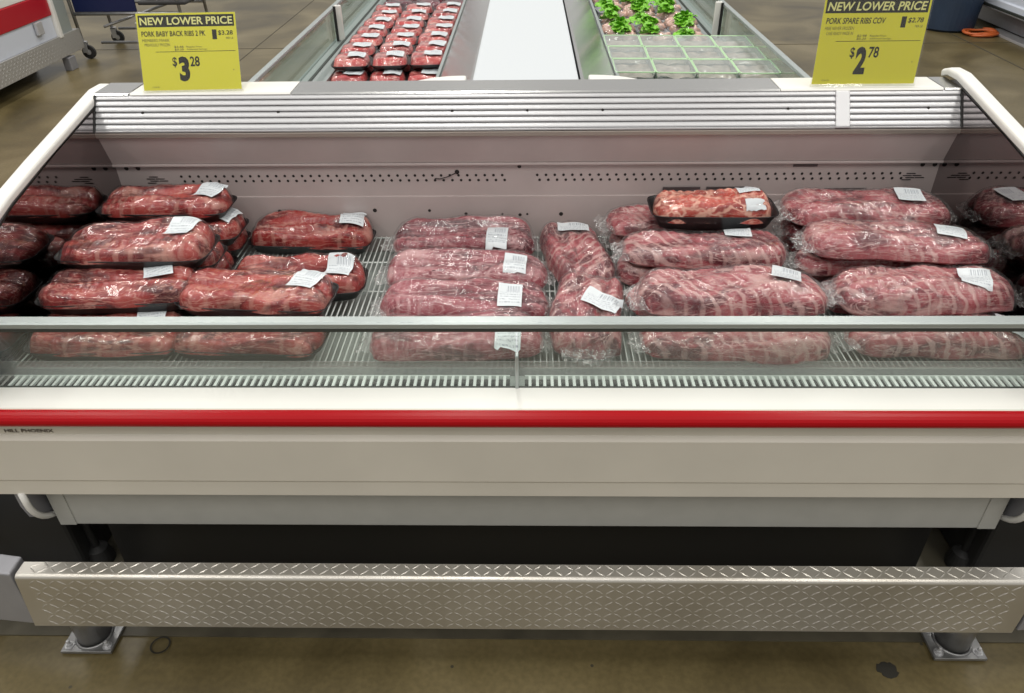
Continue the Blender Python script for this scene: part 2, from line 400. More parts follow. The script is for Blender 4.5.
# ------------------------------------------------------------------ the floor
f = MB(); f.quad((-9, -2, 0), (9, -2, 0), (9, 14, 0), (-9, 14, 0)); struct(f.build('floor', 'floor'))
f = MB(); f.box(-1.9, 1.9, 1.10, 1.9, 0, .004); struct(f.build('trim_1', 'stain'))        # thin slab under the case, darker than the floor around it
f = MB()
f.box(3.835, 3.85, -2, 14, 0, .0015); f.box(-9, 9, 7.0, 7.012, 0, .0015); f.box(-2.42, -2.41, -2, 14, 0, .0015)
struct(f.build('trim_2', 'ring'))                                                          # control joints in the slab
def blob(cx, cy, r, sx, sy, seed, z=.0006, n=20):
    rnd = random.Random(seed); return [(cx+sx*r*math.cos(2*PI*i/n)*(1+rnd.uniform(-.25, .25)), cy+sy*r*math.sin(2*PI*i/n)*(1+rnd.uniform(-.25, .25))) for i in range(n)]
f = MB(); f.prism_z(blob(.823, 1.030, .024, 1, .8, 3), 0, .0012)
tag(f.build('floor_stain', 'spot'), 'small black oily stain on the concrete near the right post', 'stain')
f = MB()
ang = [2*PI*i/28 for i in range(28)]
st = 0
for (ra, rb) in ((.0235, .0195),):
    o_ = [(-.872+ra*math.cos(a), 1.075+ra*math.sin(a)) for a in ang]; i_ = [(-.872+rb*math.cos(a), 1.075+rb*math.sin(a)) for a in ang]
    n = len(f.v); f.v += [(x, y, .0045) for x, y in o_] + [(x, y, .0045) for x, y in i_]
    for k in range(28): j = (k+1) % 28; f.f.append((n+k, n+j, n+28+j, n+28+k))
tag(f.build('anchor_ring', 'spot'), 'dark ring of an old anchor hole in the floor beside left post', 'anchor hole')

# ------------------------------------------------------------------ the end display case
XC = -.01; XL = XC-1.04; XR = XC+1.04
case = empty('refrigerated_display_case', (XC, 1.5, 0), 0, 'long low white meat case with red bumper strip and front glass, nearest the camera', 'display case')
# front panel
f = MB(); f.prism_x([(1.103, .70), (1.103, .655), (1.117, .652), (1.117, .627), (1.107, .618), (1.107, .512), (1.111, .506), (1.111, .468), (1.118, .462), (1.15, .462), (1.15, .70)], XL-.075, XR+.075)
f.build('front_panel', 'panel', case)
f = MB(); f.prism_x([(1.099, .690), (1.102, .697), (1.108, .700), (1.168, .703), (1.168, .672), (1.10, .672)], XL-.075, XR+.075)
f.build('front_lip', 'white', case)
f = MB(); prof = [(1.103+-.022*math.sin(PI*i/10), .656+.0345*(1-math.cos(PI*i/10))/2) for i in range(11)]
f.prism_x([(y, z+.010) for y, z in prof], XL-.078, XR+.078); f.build('bumper_strip', 'red', case, smooth=False)
f = MB(); f.prism_x([(1.082, .668), (1.0812, .671), (1.0812, .676), (1.082, .679)], XL-.078, XR+.078)
# manufacturer lettering
def text_mesh(s, width, height, bold=0.0, italic=0.0):
    cu = bpy.data.curves.new('t', 'FONT'); cu.body = s; cu.offset = bold; cu.resolution_u = 3; cu.shear = italic
    o = bpy.data.objects.new('t', cu); C.objects.link(o)
    dg = bpy.context.evaluated_depsgraph_get(); me = bpy.data.meshes.new_from_object(o.evaluated_get(dg))
    vs = [tuple(v.co) for v in me.vertices]; fs = [tuple(p.vertices) for p in me.polygons]
    bpy.data.objects.remove(o); bpy.data.curves.remove(cu); bpy.data.meshes.remove(me)
    x0 = min(v[0] for v in vs); x1 = max(v[0] for v in vs); y0 = min(v[1] for v in vs); y1 = max(v[1] for v in vs)
    sx = width/(x1-x0); sy = height/(y1-y0)
    return [((v[0]-x0)*sx, (v[1]-y0)*sy) for v in vs], fs
def lettering(name, s, org, U, V, width, height, mat, parent, bold=0.0, italic=0.0, depth=.0006, local=False):
    vs, fs = text_mesh(s, width, height, bold, italic)
    f = MB(); U = Vector(U); V = Vector(V); N = U.cross(V); org = Vector(org)
    f.v = [tuple(org + U*x + V*y + N*depth) for x, y in vs]; f.f = list(fs)
    return f.build(name, mat, parent, local=local, fixn=False)
lettering('lettering', 'HILL PHOENIX', (-1.022, 1.1165, .632), (1, 0, 0), (0, 0, 1), .097, .0085, 'logo', case, bold=.02)
# kick panel and legs
f = MB(); f.box(-1.035, 1.012, 1.155, 1.170, .330, .47); f.box(-1.035, -1.02, 1.17, 1.35, .33, .47); f.box(.997, 1.012, 1.17, 1.35, .33, .47)
f.build('kick_panel', 'kick', case, bevel=.003)
for a, b in ((-1.036, -1.0), (.975, 1.013)):
    f = MB(); f.box(a, b, 1.152, 1.156, .331, .47); f.build('kick_end', 'kick', case, bevel=.001)
f = MB(); f.box(XL, XR, 1.17, 1.90, .36, .50); f.build('underside', 'dark', case)
f = MB(); f.box(-.985, .93, 1.22, 1.86, .02, .36); f.build('base_block', 'black', case)  # added black block, keeps light from behind out of the gap below the case
for fx in (-1.13, 1.12):
    f = MB(); f.lathe([(.034, .004), (.034, .02), (.026, .05), (.010, .06), (.010, .36)], (fx, 1.33, 0.0)); f.build('foot', 'rubber', case, smooth=False)
# tub
f = MB(); f.prism_x([(1.168, .655), (1.90, .655), (1.90, .50), (1.168, .50)], XL, XR); f.build('tub_floor', 'pan', case)
# air grille: white fins over a dark slot
for a, b in ((XL, -.035), (-.005, XR)):
    f = MB(); n = int((b-a-.006)/.0147); pt = (b-a-.006)/n
    for i in range(n):
        x = a+.003+pt*(i+.5); f.box(x-.0029, x+.0029, 1.185, 1.232, .681, .686)
    f.box(a, b, 1.182, 1.1865, .678, .687); f.box(a, b, 1.2285, 1.231, .678, .687)
    f.build('air_grille', 'fin', case)
f = MB(); f.box(XL, XR, 1.175, 1.236, .655, .660); f.build('grille_slot', 'black', case)
f = MB(); f.box(-.035, -.005, 1.182, 1.234, .672, .684); f.build('grille_bridge', 'pan', case, bevel=.002)
f = MB(); f.prism_x([(1.232, .66), (1.232, .719), (1.235, .719), (1.235, .66)], XL, XR); f.build('product_fence', 'fence', case)
# glass front
for a, b in ((XL, -.0215), (-.0185, XR)):
    f = MB(); f.box(a, b, 1.171, 1.177, .69, .840); f.build('glass_pane', 'glass', case)
f = MB(); f.box(XL, XR, 1.1695, 1.1785, .684, .6995); f.build('glass_channel', 'gasket', case)
f = MB(); f.box(-.0235, -.0165, 1.166, 1.183, .70, .778); f.build('glass_clip', 'rail', case, bevel=.002)
f = MB(); f.prism_x([(1.163, .843), (1.161, .846), (1.161, .853), (1.164, .856), (1.183, .857), (1.187, .853), (1.187, .846), (1.185, .843)], XL, XR); f.build('top_rail', 'rail', case)
f = MB(); f.box(XL, XR, 1.164, 1.184, .835, .843); f.build('rail_gasket', 'gasket', case)
# back wall
f = MB(); f.prism_x([(1.798, .990), (1.826, .908), (1.90, .908), (1.90, .990)], XL, XR); f.build('upper_back_panel', 'wallpaint', case)
f = MB(); f.box(XL, XR, 1.836, 1.90, .655, .900); f.build('back_panel', 'wallpaint', case)
f = MB(); f.box(XL, XR, 1.822, 1.87, .900, .907); f.build('ledge', 'wallpaint', case, bevel=.002)
f = MB(); f.box(XL, XR, 1.8325, 1.84, .655, .815); f.build('lower_back_panel', 'wallpaint', case, bevel=.0015)
def discs(f, pts, r, y, n=8):
    for x, z, *q in pts:
        rr = q[0] if q else r; k = len(f.v)
        f.v += [(x+rr*math.cos(2*PI*i/n), y, z+rr*math.sin(2*PI*i/n)) for i in range(n)]; f.f.append(tuple(range(k, k+n)))
for dx, hz_ in ((0, .870), (.006, .857)):
    f = MB(); x = -.885; pts = []
    while x < .955:
        if not (-.045 < x < .012): pts.append((x+dx, hz_))
        x += .0222
    discs(f, pts, .0036, 1.8352); f.build('perforation_row', 'hole', case, fixn=False)
f = MB()
for cx in (-.945, .975):
    for r in range(4):
        for k in range(2 if r % 3 else 1):
            x = cx - .02 + k*.024 + (r % 2)*.008; f.box(x-.011, x+.011, 1.8345, 1.8362, .852+r*.0055, .8537+r*.0055)
f.build('vent_slots', 'hole', case)
for q_ in [(-.99, .893, .006), (-1.02, .893, .006), (.985, .893, .006), (1.015, .893, .006), (-.178, .879, .006), (-.02, .893, .005), (-.44, .8, .004)]:
    f = MB(); discs(f, [q_], .005, 1.8348, 12); f.build('screw_hole', 'hole', case, fixn=False)
for q_ in [(-.648, .774, .0055), (-.398, .776, .0055), (-.16, .765, .0045), (-.065, .764, .003), (-.019, .762, .0045), (.0, .764, .003), (.088, .764, .0055), (-.255, .775, .004)]:
    f = MB(); discs(f, [q_], .005, 1.8322, 12); f.build('screw_hole', 'hole', case, fixn=False)
f = MB(); f.tube([(-.178, 1.832, .879), (-.20, 1.831, .868), (-.222, 1.832, .862), (-.235, 1.834, .862)], .0012, 5); f.build('loose_wire', 'black', case)
for x0, x1, z0, z1 in ((.345, .44, .822, .838), (.455, .56, .822, .838), (.755, .86, .822, .833)):
    f = MB(); f.box(x0, x1, 1.829, 1.8328, z0, z1); f.build('data_plate', 'plate', case, bevel=.001)
f = MB(); f.box(.665, .725, 1.8335, 1.8362, .889, .895); f.build('maker_sticker', 'plate', case)
# canopy with rounded ribs
f = MB(); pr = [(1.83, .996), (1.80, .996), (1.793, .999), (1.793, 1.002)]
nb = 6; z0 = 1.003; hz = .0119
for i in range(nb):
    for k in range(7):
        t = PI*k/6; zz = i*hz+.0010+(hz-.0020)*(1-math.cos(t))/2; pr.append((1.799+.68*zz-.0052*math.sin(t), z0+zz-.0025*math.sin(t)*.5))
    pr.append((1.802+.68*(i+1)*hz, z0+(i+1)*hz-.0003)); pr.append((1.802+.68*(i+1)*hz, z0+(i+1)*hz+.0003))
pr += [(1.846, 1.0755), (1.87, 1.0755)]
for a, b in ((XL, .731), (.765, XR)):
    g = MB(); g.prism_x(pr, a, b); g.build('ribbed_canopy', 'alu', case)
f = MB(); f.prism_x([(1.792, .999), (1.792, 1.004), (1.840, 1.074), (1.86, 1.074), (1.86, .999)], .731, .765); f.build('canopy_joint', 'alu', case, bevel=.002)
f = MB(); f.box(XL, XR, 1.792, 1.835, .984, .997); f.build('canopy_underlip', 'tansteel', case, bevel=.002)
for x in (-.93, -.60, -.18, .0, .18, .62, .95):
    f = MB(); f.tube([(x, 1.8195, 1.0385), (x, 1.824, 1.0365)], .0032, 8); f.build('screw', 'hole', case)
f = MB()
for k, (a, b) in enumerate(((XL, -.965), (-.96, -.57), (-.568, .60), (.602, .985), (.988, XR))):
    g = MB(); g.prism_x([(1.846, 1.070), (1.842, 1.074), (1.846, 1.0775), (1.94, 1.0775), (1.946, 1.073), (1.946, 1.04), (1.87, 1.04), (1.87, 1.070)], a, b)
    g.build('top_cap', ('steel', 'white', 'steel', 'white', 'steel')[k], case)
f = MB(); f.box(XL, XR, 1.90, 1.94, .36, 1.05); f.build('rear_skin', 'panel', case)
# end panels
for s in (-1, 1):
    X = XC+s*1.04; Xo = XC+s*1.066
    dz = -.012 if s < 0 else .012
    top = [(1.935, 1.060+dz), (1.86, 1.06+dz), (1.78, 1.048+dz), (1.62, 1.022+dz), (1.42, .982+dz), (1.28, .938+dz), (1.19, .88), (1.14, .80), (1.122, .70)]
    low = [(1.122, .47), (1.122, .42), (1.13, .38), (1.16, .352), (1.21, .338), (1.30, .335), (1.935, .335)]
    f = MB(); f.prism_x(top+low, X+s*.002, Xo); f.build('end_panel', 'greysteel', case)
    f = MB(); f.prism_x([(1.90, .66), (1.90, 1.062+dz), (1.86, 1.062+dz), (1.78, 1.050+dz), (1.62, 1.024+dz), (1.42, .984+dz), (1.28, .94+dz), (1.2, .885), (1.16, .82), (1.16, .66)], X-s*.003, X+s*.002)
    f.build('side_liner', 'mirror', case)
    # white cap rail following the top edge, swept section
    path = [(1.96, 1.072+dz), (1.93, 1.082+dz), (1.88, 1.083+dz), (1.82, 1.073+dz), (1.70, 1.052+dz), (1.55, 1.026+dz), (1.42, 1.001+dz), (1.32, .974+dz), (1.24, .937+dz), (1.175, .878), (1.13, .81), (1.10, .74), (1.092, .69)]
    pp = [Vector((0, y, z)) for y, z in path]; f = MB(); sec = [(-.017, -.010), (-.017, .003), (-.012, .008), (.012, .008), (.018, .003), (.018, -.010)]
    for i, p in enumerate(pp):
        d = (pp[min(i+1, len(pp)-1)]-pp[max(i-1, 0)]).normalized(); nn = Vector((0, d.z, -d.y)); nn = nn if nn.z > 0 or nn.y < 0 else -nn
        if nn.z < 0: nn = -nn
        for a, b in sec: q = p + nn*b; f.v.append((X+s*.014+a, q.y, q.z))
    n = 6
    for i in range(len(pp)-1):
        for j in range(n): a = i*n+j; b = i*n+(j+1) % n; f.f.append((a, b, b+n, a+n))
    f.f.append(tuple(range(n))); f.f.append(tuple((len(pp)-1)*n+j for j in range(n)))
    f.build('end_rail', 'white', case, smooth=False, bevel=.003)
    f = MB(); f.tube([(X, 1.112, .47)]+[(X, 1.232-.12*math.cos(PI/2*k/10), .440-.105*math.sin(PI/2*k/10)) for k in range(11)]+[(X, 1.36, .335)], .007, 8); f.build('edge_trim', 'white', case, smooth=True)
    f = MB(); f.box(min(X+s*.09, X+s*.32), max(X+s*.09, X+s*.32), 1.28, 1.9, .004, .33); f.build('side_skirt', 'dark', case, bevel=.01)
    f = MB(); f.v = [(X-s*.004+a, y+b, z) for a in (-.002, .002) for (y, z) in ((1.791, 1.0), (1.840, 1.075)) for b in (0, .004)]; f.f = [(0, 2, 3, 1), (4, 6, 7, 5), (0, 1, 5, 4), (2, 3, 7, 6), (0, 4, 6, 2), (1, 3, 7, 5)]; f.build('corner_seal', 'black', case)
# wire deck: four lift-out shelves
for k in range(4):
    a = XL+.008+k*.5155; b = a+.505
    f = MB()
    n = 40
    for i in range(n+1):
        x = a+(b-a)*i/n; f.tube([(x, 1.240, .7015), (x, 1.828, .7015)], .0016, 5)
    for y in (1.240, 1.40, 1.545, 1.69, 1.828): f.tube([(a, y, .6985), (b, y, .6985)], .0022, 5)
    f.build('wire_shelf', 'wire', case)

# ------------------------------------------------------------------ crash guard in front of the case
guard = empty('crash_guard_rail', (XC, 1.05, 0), 0, 'diamond-plate steel crash guard bolted to the floor below the white case front', 'guard rail')
GX0, GX1, GZ0, GZ1, GY = -1.083, 1.06, .139, .306, 1.03
f = MB(); rr = .010
pr = [(GY, GZ0), (GY, GZ1-rr)] + [(GY+rr-rr*math.cos(PI/2*k/6), GZ1-rr+rr*math.sin(PI/2*k/6)) for k in range(1, 7)] + [(1.070, GZ1), (1.070, GZ0)]
f.prism_x(pr, GX0, GX1)
# slant the two ends the way the plate is mitred
f.v = [(x + (-.016 if x < 0 else -.006)*((GZ1-z)/(GZ1-GZ0)), y, z) for x, y, z in f.v]
def lozenge(f, cx, cz, ang, plane):
    ca, sa = math.cos(ang), math.sin(ang); l, w, h = .0120, .0024, .0011; k = len(f.v)
    pts = [(-l, 0, 0), (0, -w, 0), (l, 0, 0), (0, w, 0), (-l*.45, 0, h), (l*.45, 0, h)]
    for u, v, q in pts:
        a = cx+u*ca-v*sa; b = cz+u*sa+v*ca
        f.v.append((a, GY-q, b) if plane == 0 else (a, b, GZ1+q))
    f.f += [(k, k+1, k+4), (k+1, k+5, k+4), (k+1, k+2, k+5), (k+2, k+3, k+5), (k+3, k+4, k+5), (k+3, k, k+4)]
P = .0215
nx = int((GX1-GX0-.05)/P)
for j in range(8):
    for i in range(nx):
        x = GX0+.02+P*(i+.5); z = GZ0+.012+j*.0195
        if z > GZ1-.018: continue
        lozenge(f, x, z, R(38) if (i+j) % 2 else R(-38), 0)
for j in range(2):
    for i in range(nx):
        lozenge(f, GX0+.02+P*(i+.5), GY+.0175+j*.0155, R(38) if (i+j) % 2 else R(-38), 1)
plate = f.build('diamond_plate', 'tread', guard, fixn=True)
for s in (-1, 1):
    x0 = GX0-.008 if s < 0 else GX1+.004
    xy = [(x0, GY+.001), (x0+s*.26, GY+.028), (x0+s*.34, GY+.10), (x0+s*.34, 1.95), (x0+s*.29, 1.95), (x0+s*.29, GY+.13), (x0+s*.24, GY+.085), (x0, 1.080)]
    f = MB(); f.prism_z(xy, GZ0+.004, GZ1+.006); cgd = f.build('corner_guard', 'greysteel', bevel=.004); tag(cgd, 'plain grey steel guard joining the %s end of the diamond-plate guard' % ('left' if s < 0 else 'right'), 'guard rail', 'side crash guards')
    px = -1.037 if s < 0 else .995
    pst = MB().lathe([(.037, .012), (.037, .20)], (px, 1.098, 0), 28).build('post', 'post', guard, smooth=False)
    for p in pst.data.polygons: p.use_smooth = len(p.vertices) == 4
    pb = MB().box(px-.060, px+.060, 1.050, 1.150, .0045, .0125).build('base_plate', 'post', pst, bevel=.001)
    f = MB(); f.tube([(px+.040*math.cos(t), 1.098+.040*math.sin(t), .0135) for t in [2*PI*i/24 for i in range(25)]], .0035, 6, cap=False); f.build('weld_bead', 'post', pst, smooth=True)
    for bx in (-.045, .045):
        for by in (1.066, 1.136):
            f = MB(); f.lathe([(.011, .0125), (.011, .0145)], (px+bx, by, 0), 12)
            f.lathe([(.0075, .0145), (.0075, .0215)], (px+bx, by, 0), 6); f.lathe([(.004, .0215), (.004, .030), (.003, .031)], (px+bx, by, 0), 8)
            f.build('bolt', 'alu', pst)

# ------------------------------------------------------------------ price signs
def sign(x, w, h, tilt, yaw, rows, label, y=1.850):
    o = empty('price_sign', (x, y, 1.0775), yaw, label, 'sign')
    V = Vector((0, math.sin(tilt), math.cos(tilt))); U = Vector((1, 0, 0)); N = U.cross(V)    # N faces the viewer
    def slab(name, u0, u1, v0, v1, d0, d1, mat, **k):
        f = MB()
        P3 = lambda u, v, d: tuple(U*u+V*v+N*d)
        n = 0; f.v = [P3(u, v, d) for d in (d0, d1) for v in (v0, v1) for u in (u0, u1)]
        f.f = [(0, 2, 3, 1), (4, 5, 7, 6), (0, 1, 5, 4), (2, 6, 7, 3), (0, 4, 6, 2), (1, 3, 7, 5)]
        return f.build(name, mat, o, local=True, **k)
    card = slab('card', -w/2+.003, w/2-.003, .006, h-.003, 0, .001, 'yellow')
    slab('clear_holder', -w/2, w/2, .001, h, .0016, .0026, M['holder'])
    f = MB(); P3 = lambda u, v, d: tuple(U*u+V*v+N*d)
    f.tube([P3(-w/2, .003, -.002), P3(w/2, .003, -.002)], .003, 8); f.build('holder_foot', M['holder'], o, local=True)
    slab('header_bar', -w*.47, w*.47, h*.815, h*.96, .001, .0012, 'ink')
    for (s, u, v, ww, hh, mat, bold, it) in rows:
        lettering('lettering', s, U*(u*w)+V*(v*h)+N*.0011, U, V, ww*w, hh*h, mat, o, bold=bold, italic=it, depth=.0003, local=True)
    slab('rule_line', -w*.33, w*.46, h*.508, h*.514, .001, .0012, 'ink')
    slab('price_box', w*.245, w*.29, h*.655, h*.775, .001, .0012, 'ink')
    return o
M['holder'] = clearmat('clear_acrylic', (.97, .97, .95), .05)
def rows(l1, l2, l3, small, p1, a, b, it, o1, o2):
    return [('NEW LOWER PRICE', -.455, .84, .91, .095, 'paleink', .022, it), (l1, -.45, .70, o1, .066, 'ink', .016, it),
     (l2, -.45, .635, .27, .036, 'olive', .0, it), (l3, -.43, .580, .25, .036, 'olive', .0, it),
     (small, .305, .70, .145, .062, 'ink', .014, it), ('PER LB', .38, .655, .07, .025, 'olive', 0, it),
     (p1[0], -.14, .552, .09, .030, 'olive', .01, it), ('Regular Price', -.02, .552, .15, .028, 'olive', 0, it), (p1[1], -.14, .522, .09, .026, 'olive', .01, it), ('Additional Savings', -.02, .522, .20, .026, 'olive', 0, it),
     ('$', -.175, .315, .045, .13, 'ink', .016, 0), (a, -.115, .14, .105, .31, 'ink', .05, 0), (b, 0, .325, .095, .125, 'ink', .022, 0),
     ('.', .42, .27, .012, .012, 'olive', .0, 0), ('12/24/20', -.40, .065, .07, .018, 'olive', .0, 0)]
sign(-.8068, .2394, .1831, .394, .05, rows('PORK BABY BACK RIBS 2 PK', 'MEMBERS MARK', 'PREVIOUSLY FROZEN', '$3.28', ('$3.48', '$0.20'), '3', '28', 0, .63, 0),
     'yellow price card reading 3.28 for pork baby back ribs, at the left')
sign(.7986, .2473, .1979, .111, .0045, rows('PORK SPARE RIBS COV', 'FREE NEVER FROZEN', 'CASE READY MADE IN', '$2.78', ('$2.98', '$0.20'), '2', '78', .15, .55, 0),
     'yellow price card reading 2.78 for pork spare ribs, at the right', y=1.862)

# ------------------------------------------------------------------ packages of ribs
def nz3(x, y, z): return noise.noise(Vector((x, y, z)))
def sstep(a, b, x): t = max(0, min(1, (x-a)/(b-a))); return t*t*(3-2*t)
def make_pack(name, kind, x, y, z, L, D, H, rz=0, seed=1, label='', group=None, lab=(.38, .15, 10), pitch=0, roll=0, ridge=0, flaps=None, cat='meat package', lsz=(.060, .068), nu=72, nv=34, second=None):
    """one wrapped package, local origin at the centre of its underside"""
    o = empty(name, (x, y, z), R(rz), label, cat, group); o.rotation_euler = (R(roll), R(pitch), R(rz))
    traykind = kind in ('tray', 'sliced')
    sd = seed*7.31; z0 = .016 if traykind else 0
    fb = .06 if traykind else .22
    def foot(a, b):
        k = .30 if traykind else .34
        px = a*(1-k*.32*b*b*abs(a)**3); py = b*(1-k*.42*a**4 * (1 if traykind else 1.15))
        X = px*L/2; Y = py*D/2
        X += .007*nz3(a*2, b*2, sd)*(1-.0*abs(a)); Y += .010*nz3(a*2.2+9, b*.8, sd)
        if not traykind: Y += .008*math.sin(a*1.4+sd)
        return X, Y
    fr_ = random.Random(seed*17+3)
    folds = [(fr_.uniform(-.9, .9), fr_.uniform(-.8, .8), fr_.uniform(-.22, .22) if not (kind == 'spare') else fr_.uniform(-.3, .5), fr_.uniform(.06, .12), fr_.uniform(.10, .20), fr_.uniform(.5, 1.1)) for _ in range(4)]
    slope = fr_.uniform(-.14, .14)
    def prof(a, b):
        ea = max(0, 1-abs(a)**(10 if traykind else 7)); eb = max(0, 1-abs(b)**(7 if traykind else 5))
        return (ea**.5)*(eb**.5)
    def hgt(a, b, film=False):
        X, Y = a*L/2, b*D/2; h = prof(a, b)
        big = .26*nz3(a*1.6+3, b*1.3, sd+5)+.08*nz3(a*4, b*2.2, sd+15)
        if ridge: big += ridge*(sstep(-.05, .6, b)-.25 - .55*math.exp(-((b-.02)/.16)**2))
        if kind in ('tray',):
            big += -.10+.14*sstep(.3, .75, a)*(1-abs(b)) 
        for fa, fb_, fang, fw_, fd, fl in folds:
            du = (a-fa)*L/D; dv = (b-fb_); c_, s_ = math.cos(fang), math.sin(fang)
            al = du*c_+dv*s_; ac = -du*s_+dv*c_
            big -= fd*math.exp(-(ac/(fw_*1.6))**2)*math.exp(-(al/(fl*L/D))**4)*(1 if not film else .45)
        big += slope*a
        q = h*(1+big)
        t = H*(1-fb)*q
        if not film:
            if kind in ('spare',): t += .0018*h*math.sin((X*1.0+Y*.55)*2*PI/.021+2*nz3(X*20, Y*20, sd))
            elif kind == 'cryo': t += .0024*h*nz3(X*18, Y*95, sd+2)+.0016*h*math.sin(X*2*PI/.016)*(1 if b < 0 else .3)
            elif kind == 'sliced': t += .0042*h*abs(math.sin((X+Y*.3)*2*PI/.045))
            else: t += .0020*h*nz3(X*26, Y*50, sd+2)+.0014*h*math.sin((X-Y*.2)*2*PI/.020)*(1 if b < .1 else .5)
            t += .0008*nz3(X*90, Y*90, sd)*h
        else:
            r_ = 1-abs(nz3(X*34, Y*34, sd+11))*2.2
            t += .0022*h + (.0010 if traykind else .0024)*r_*h**.5*(.6 if traykind else 1)
        return t
    def body(f, grow, film):
        mp = lambda i: math.sin(i*PI/2) if False else i
        def P(u, v, sgn):
            a = -1+2*u; b = -1+2*v
            a = math.copysign(1-(1-abs(a))**1.35, a); b = math.copysign(1-(1-abs(b))**1.35, b)
            X, Y = foot(a, b); X *= grow; Y *= grow
            zt = hgt(a, b, film)
            zb = -H*fb*prof(a, b)*(1 if not traykind else .2)
            base = z0+H*fb
            return (X, Y, base+(zt if sgn > 0 else zb))
        f.grid(lambda u, v: P(u, v, 1), nu, nv)
        f.grid(lambda u, v: P(u, 1-v, -1), nu//2, nv//2) if not film else None
        return f
    meat = body(MB(), .97, False).build('meat', MEAT[kind], o, local=True, smooth=True)
    fm = body(MB(), 1.0, True)
    fmat = 'stretch' if traykind else 'cryo'
    bv = BVHTree.FromPolygons([Vector(v) for v in fm.v], fm.f)
    if traykind:   # film drops over the tray rim
        film = fm.build('plastic_wrap', fmat, o, local=True, smooth=True)
        g = MB()
        def ring(t, zz, gr):
            c, s_ = math.cos(t), math.sin(t); e = 2/6
            return (math.copysign(abs(c)**e, c)*L/2*gr, math.copysign(abs(s_)**e, s_)*D/2*gr, zz)
        n = 48; levels = [(0, .84), (.001, .88), (.024, .985), (.026, 1.005), (.024, 1.005), (.022, .98), (.014, .88), (.013, .2)]
        if kind == 'sliced': levels = [(0, .86), (.001, .90), (.034, 1.02), (.037, 1.05), (.035, 1.05), (.032, 1.015), (.004, .90), (.003, .2)]
        for zz, gr in levels:
            for i in range(n): g.v.append(ring(2*PI*i/n, zz, gr))
        for l in range(len(levels)-1):
            for i in range(n): a = l*n+i; b = l*n+(i+1) % n; g.f.append((a, b, b+n, a+n))
        g.f.append(tuple(range(n))); g.f.append(tuple((len(levels)-1)*n+i for i in range(n)))
        g.build('foam_tray', 'tray', o, local=True, smooth=True)
    else:
        film = fm.build('plastic_bag', fmat, o, local=True, smooth=True)
        for (side, ln, wd, lift) in (flaps if flaps is not None else ((-1, .032, .75, .004), (1, .026, .7, .0))):
            g = MB(); sx = side
            def F(u, v):
                a = sx*(.90+.0*u); b = (v-.5)*2*wd
                X, Y = foot(sx*.93, b)
                X = X*1.0 + sx*u*(ln+.012*nz3(v*5, sd, side)); Y = b*D/2*(1-.15*u)
                zc = z0+H*fb+H*.28*(1-u)*(1-abs(b)**3)
                Zz = zc + lift*u + .008*nz3(u*4, v*9, sd+side)*(.4+u) + .003*math.sin(v*38+sd)*u
                return (X, Y, max(.001, Zz))
            g.grid(F, 8, 22); g.build('bag_end', 'flap', o, local=True, smooth=True)
    def put_label(lab, nm, sz, mat='label'):
        g = MB(); g.uv = []
        cx, cy, ang = lab[0]*L/2, lab[1]*D/2, R(lab[2]); nn = 8; W_, H_ = sz
        pts = []
        for i in range(nn+1):
            for j in range(nn+1):
                u = i/nn; v = j/nn; lx = (u-.5)*W_; ly = (v-.5)*H_
                X = cx+lx*math.cos(ang)-ly*math.sin(ang); Y = cy+lx*math.sin(ang)+ly*math.cos(ang)
                zs = []
                for ox, oy in ((0, 0), (.010, 0), (-.010, 0), (0, .010), (0, -.010), (.02, 0), (-.02, 0), (0, .015), (0, -.015)):
                    hit = bv.ray_cast(Vector((X+ox, Y+oy, .5)), Vector((0, 0, -1)))
                    if hit[0]: zs.append(hit[0].z)
                zz = (sum(zs)/len(zs) if zs else None); pts.append([X, Y, zz, u, v])
        known = [p[2] for p in pts if p[2] is not None] or [H]
        for p in pts:
            if p[2] is None: p[2] = min(known)
        g.v = [(p[0], p[1], p[2]+.0034) for p in pts]; g.uv = [(p[3], p[4]) for p in pts]
        for i in range(nn):
            for j in range(nn): a = i*(nn+1)+j; g.f.append((a, a+nn+1, a+nn+2, a+1))
        return g.build(nm, mat, o, local=True, smooth=True, fixn=False)
    if lab: put_label(lab, 'price_label', lsz)
    if second: put_label(second, 'sticker', (.045, .030), 'lidwhite')
    return o

DK = .7045
GT = 'trays of baby back ribs on the left'
TK = dict(kind='tray')
def T(x0, x1, y0, y1, z, **k):
    return make_pack('rib_tray_pack', 'tray', (x0+x1)/2, (y0+y1)/2, z, x1-x0, y1-y0, k.pop('H', .043), group=GT, **k)
# lowest layer
T(-1.035, -.715, 1.245, 1.375, DK, seed=1, lab=(.55, .45, 8), rz=1, label='wrapped rib tray seen through the glass at the far left corner below the rail', ridge=.15)
T(-.735, -.415, 1.245, 1.378, DK, seed=2, lab=(.55, .70, 4), rz=-3, label='wrapped rib tray seen through the front glass, second from the left end wall', ridge=.1)
T(-1.03, -.71, 1.410, 1.540, DK, seed=3, label='rib tray at the bottom of the left stack, second from the glass', lab=None)
T(-1.03, -.71, 1.555, 1.675, DK, seed=4, label='rib tray at the bottom of the left stack, third from the glass', lab=None)
T(-1.03, -.72, 1.690, 1.815, DK, seed=5, label='rib tray at the bottom of the left stack, against the back wall', lab=None)
T(-.715, -.395, 1.715, 1.828, DK, seed=6, H=.056, rz=-2, lab=(.66, .45, 4), ridge=.22, label='wrapped rib tray standing alone against the back wall, right of the left stack')
T(-.685, -.375, 1.475, 1.605, DK, seed=7, H=.052, rz=4, lab=(.62, .0, -8), ridge=.30, label='rib tray tucked behind the front right tray of the left group')
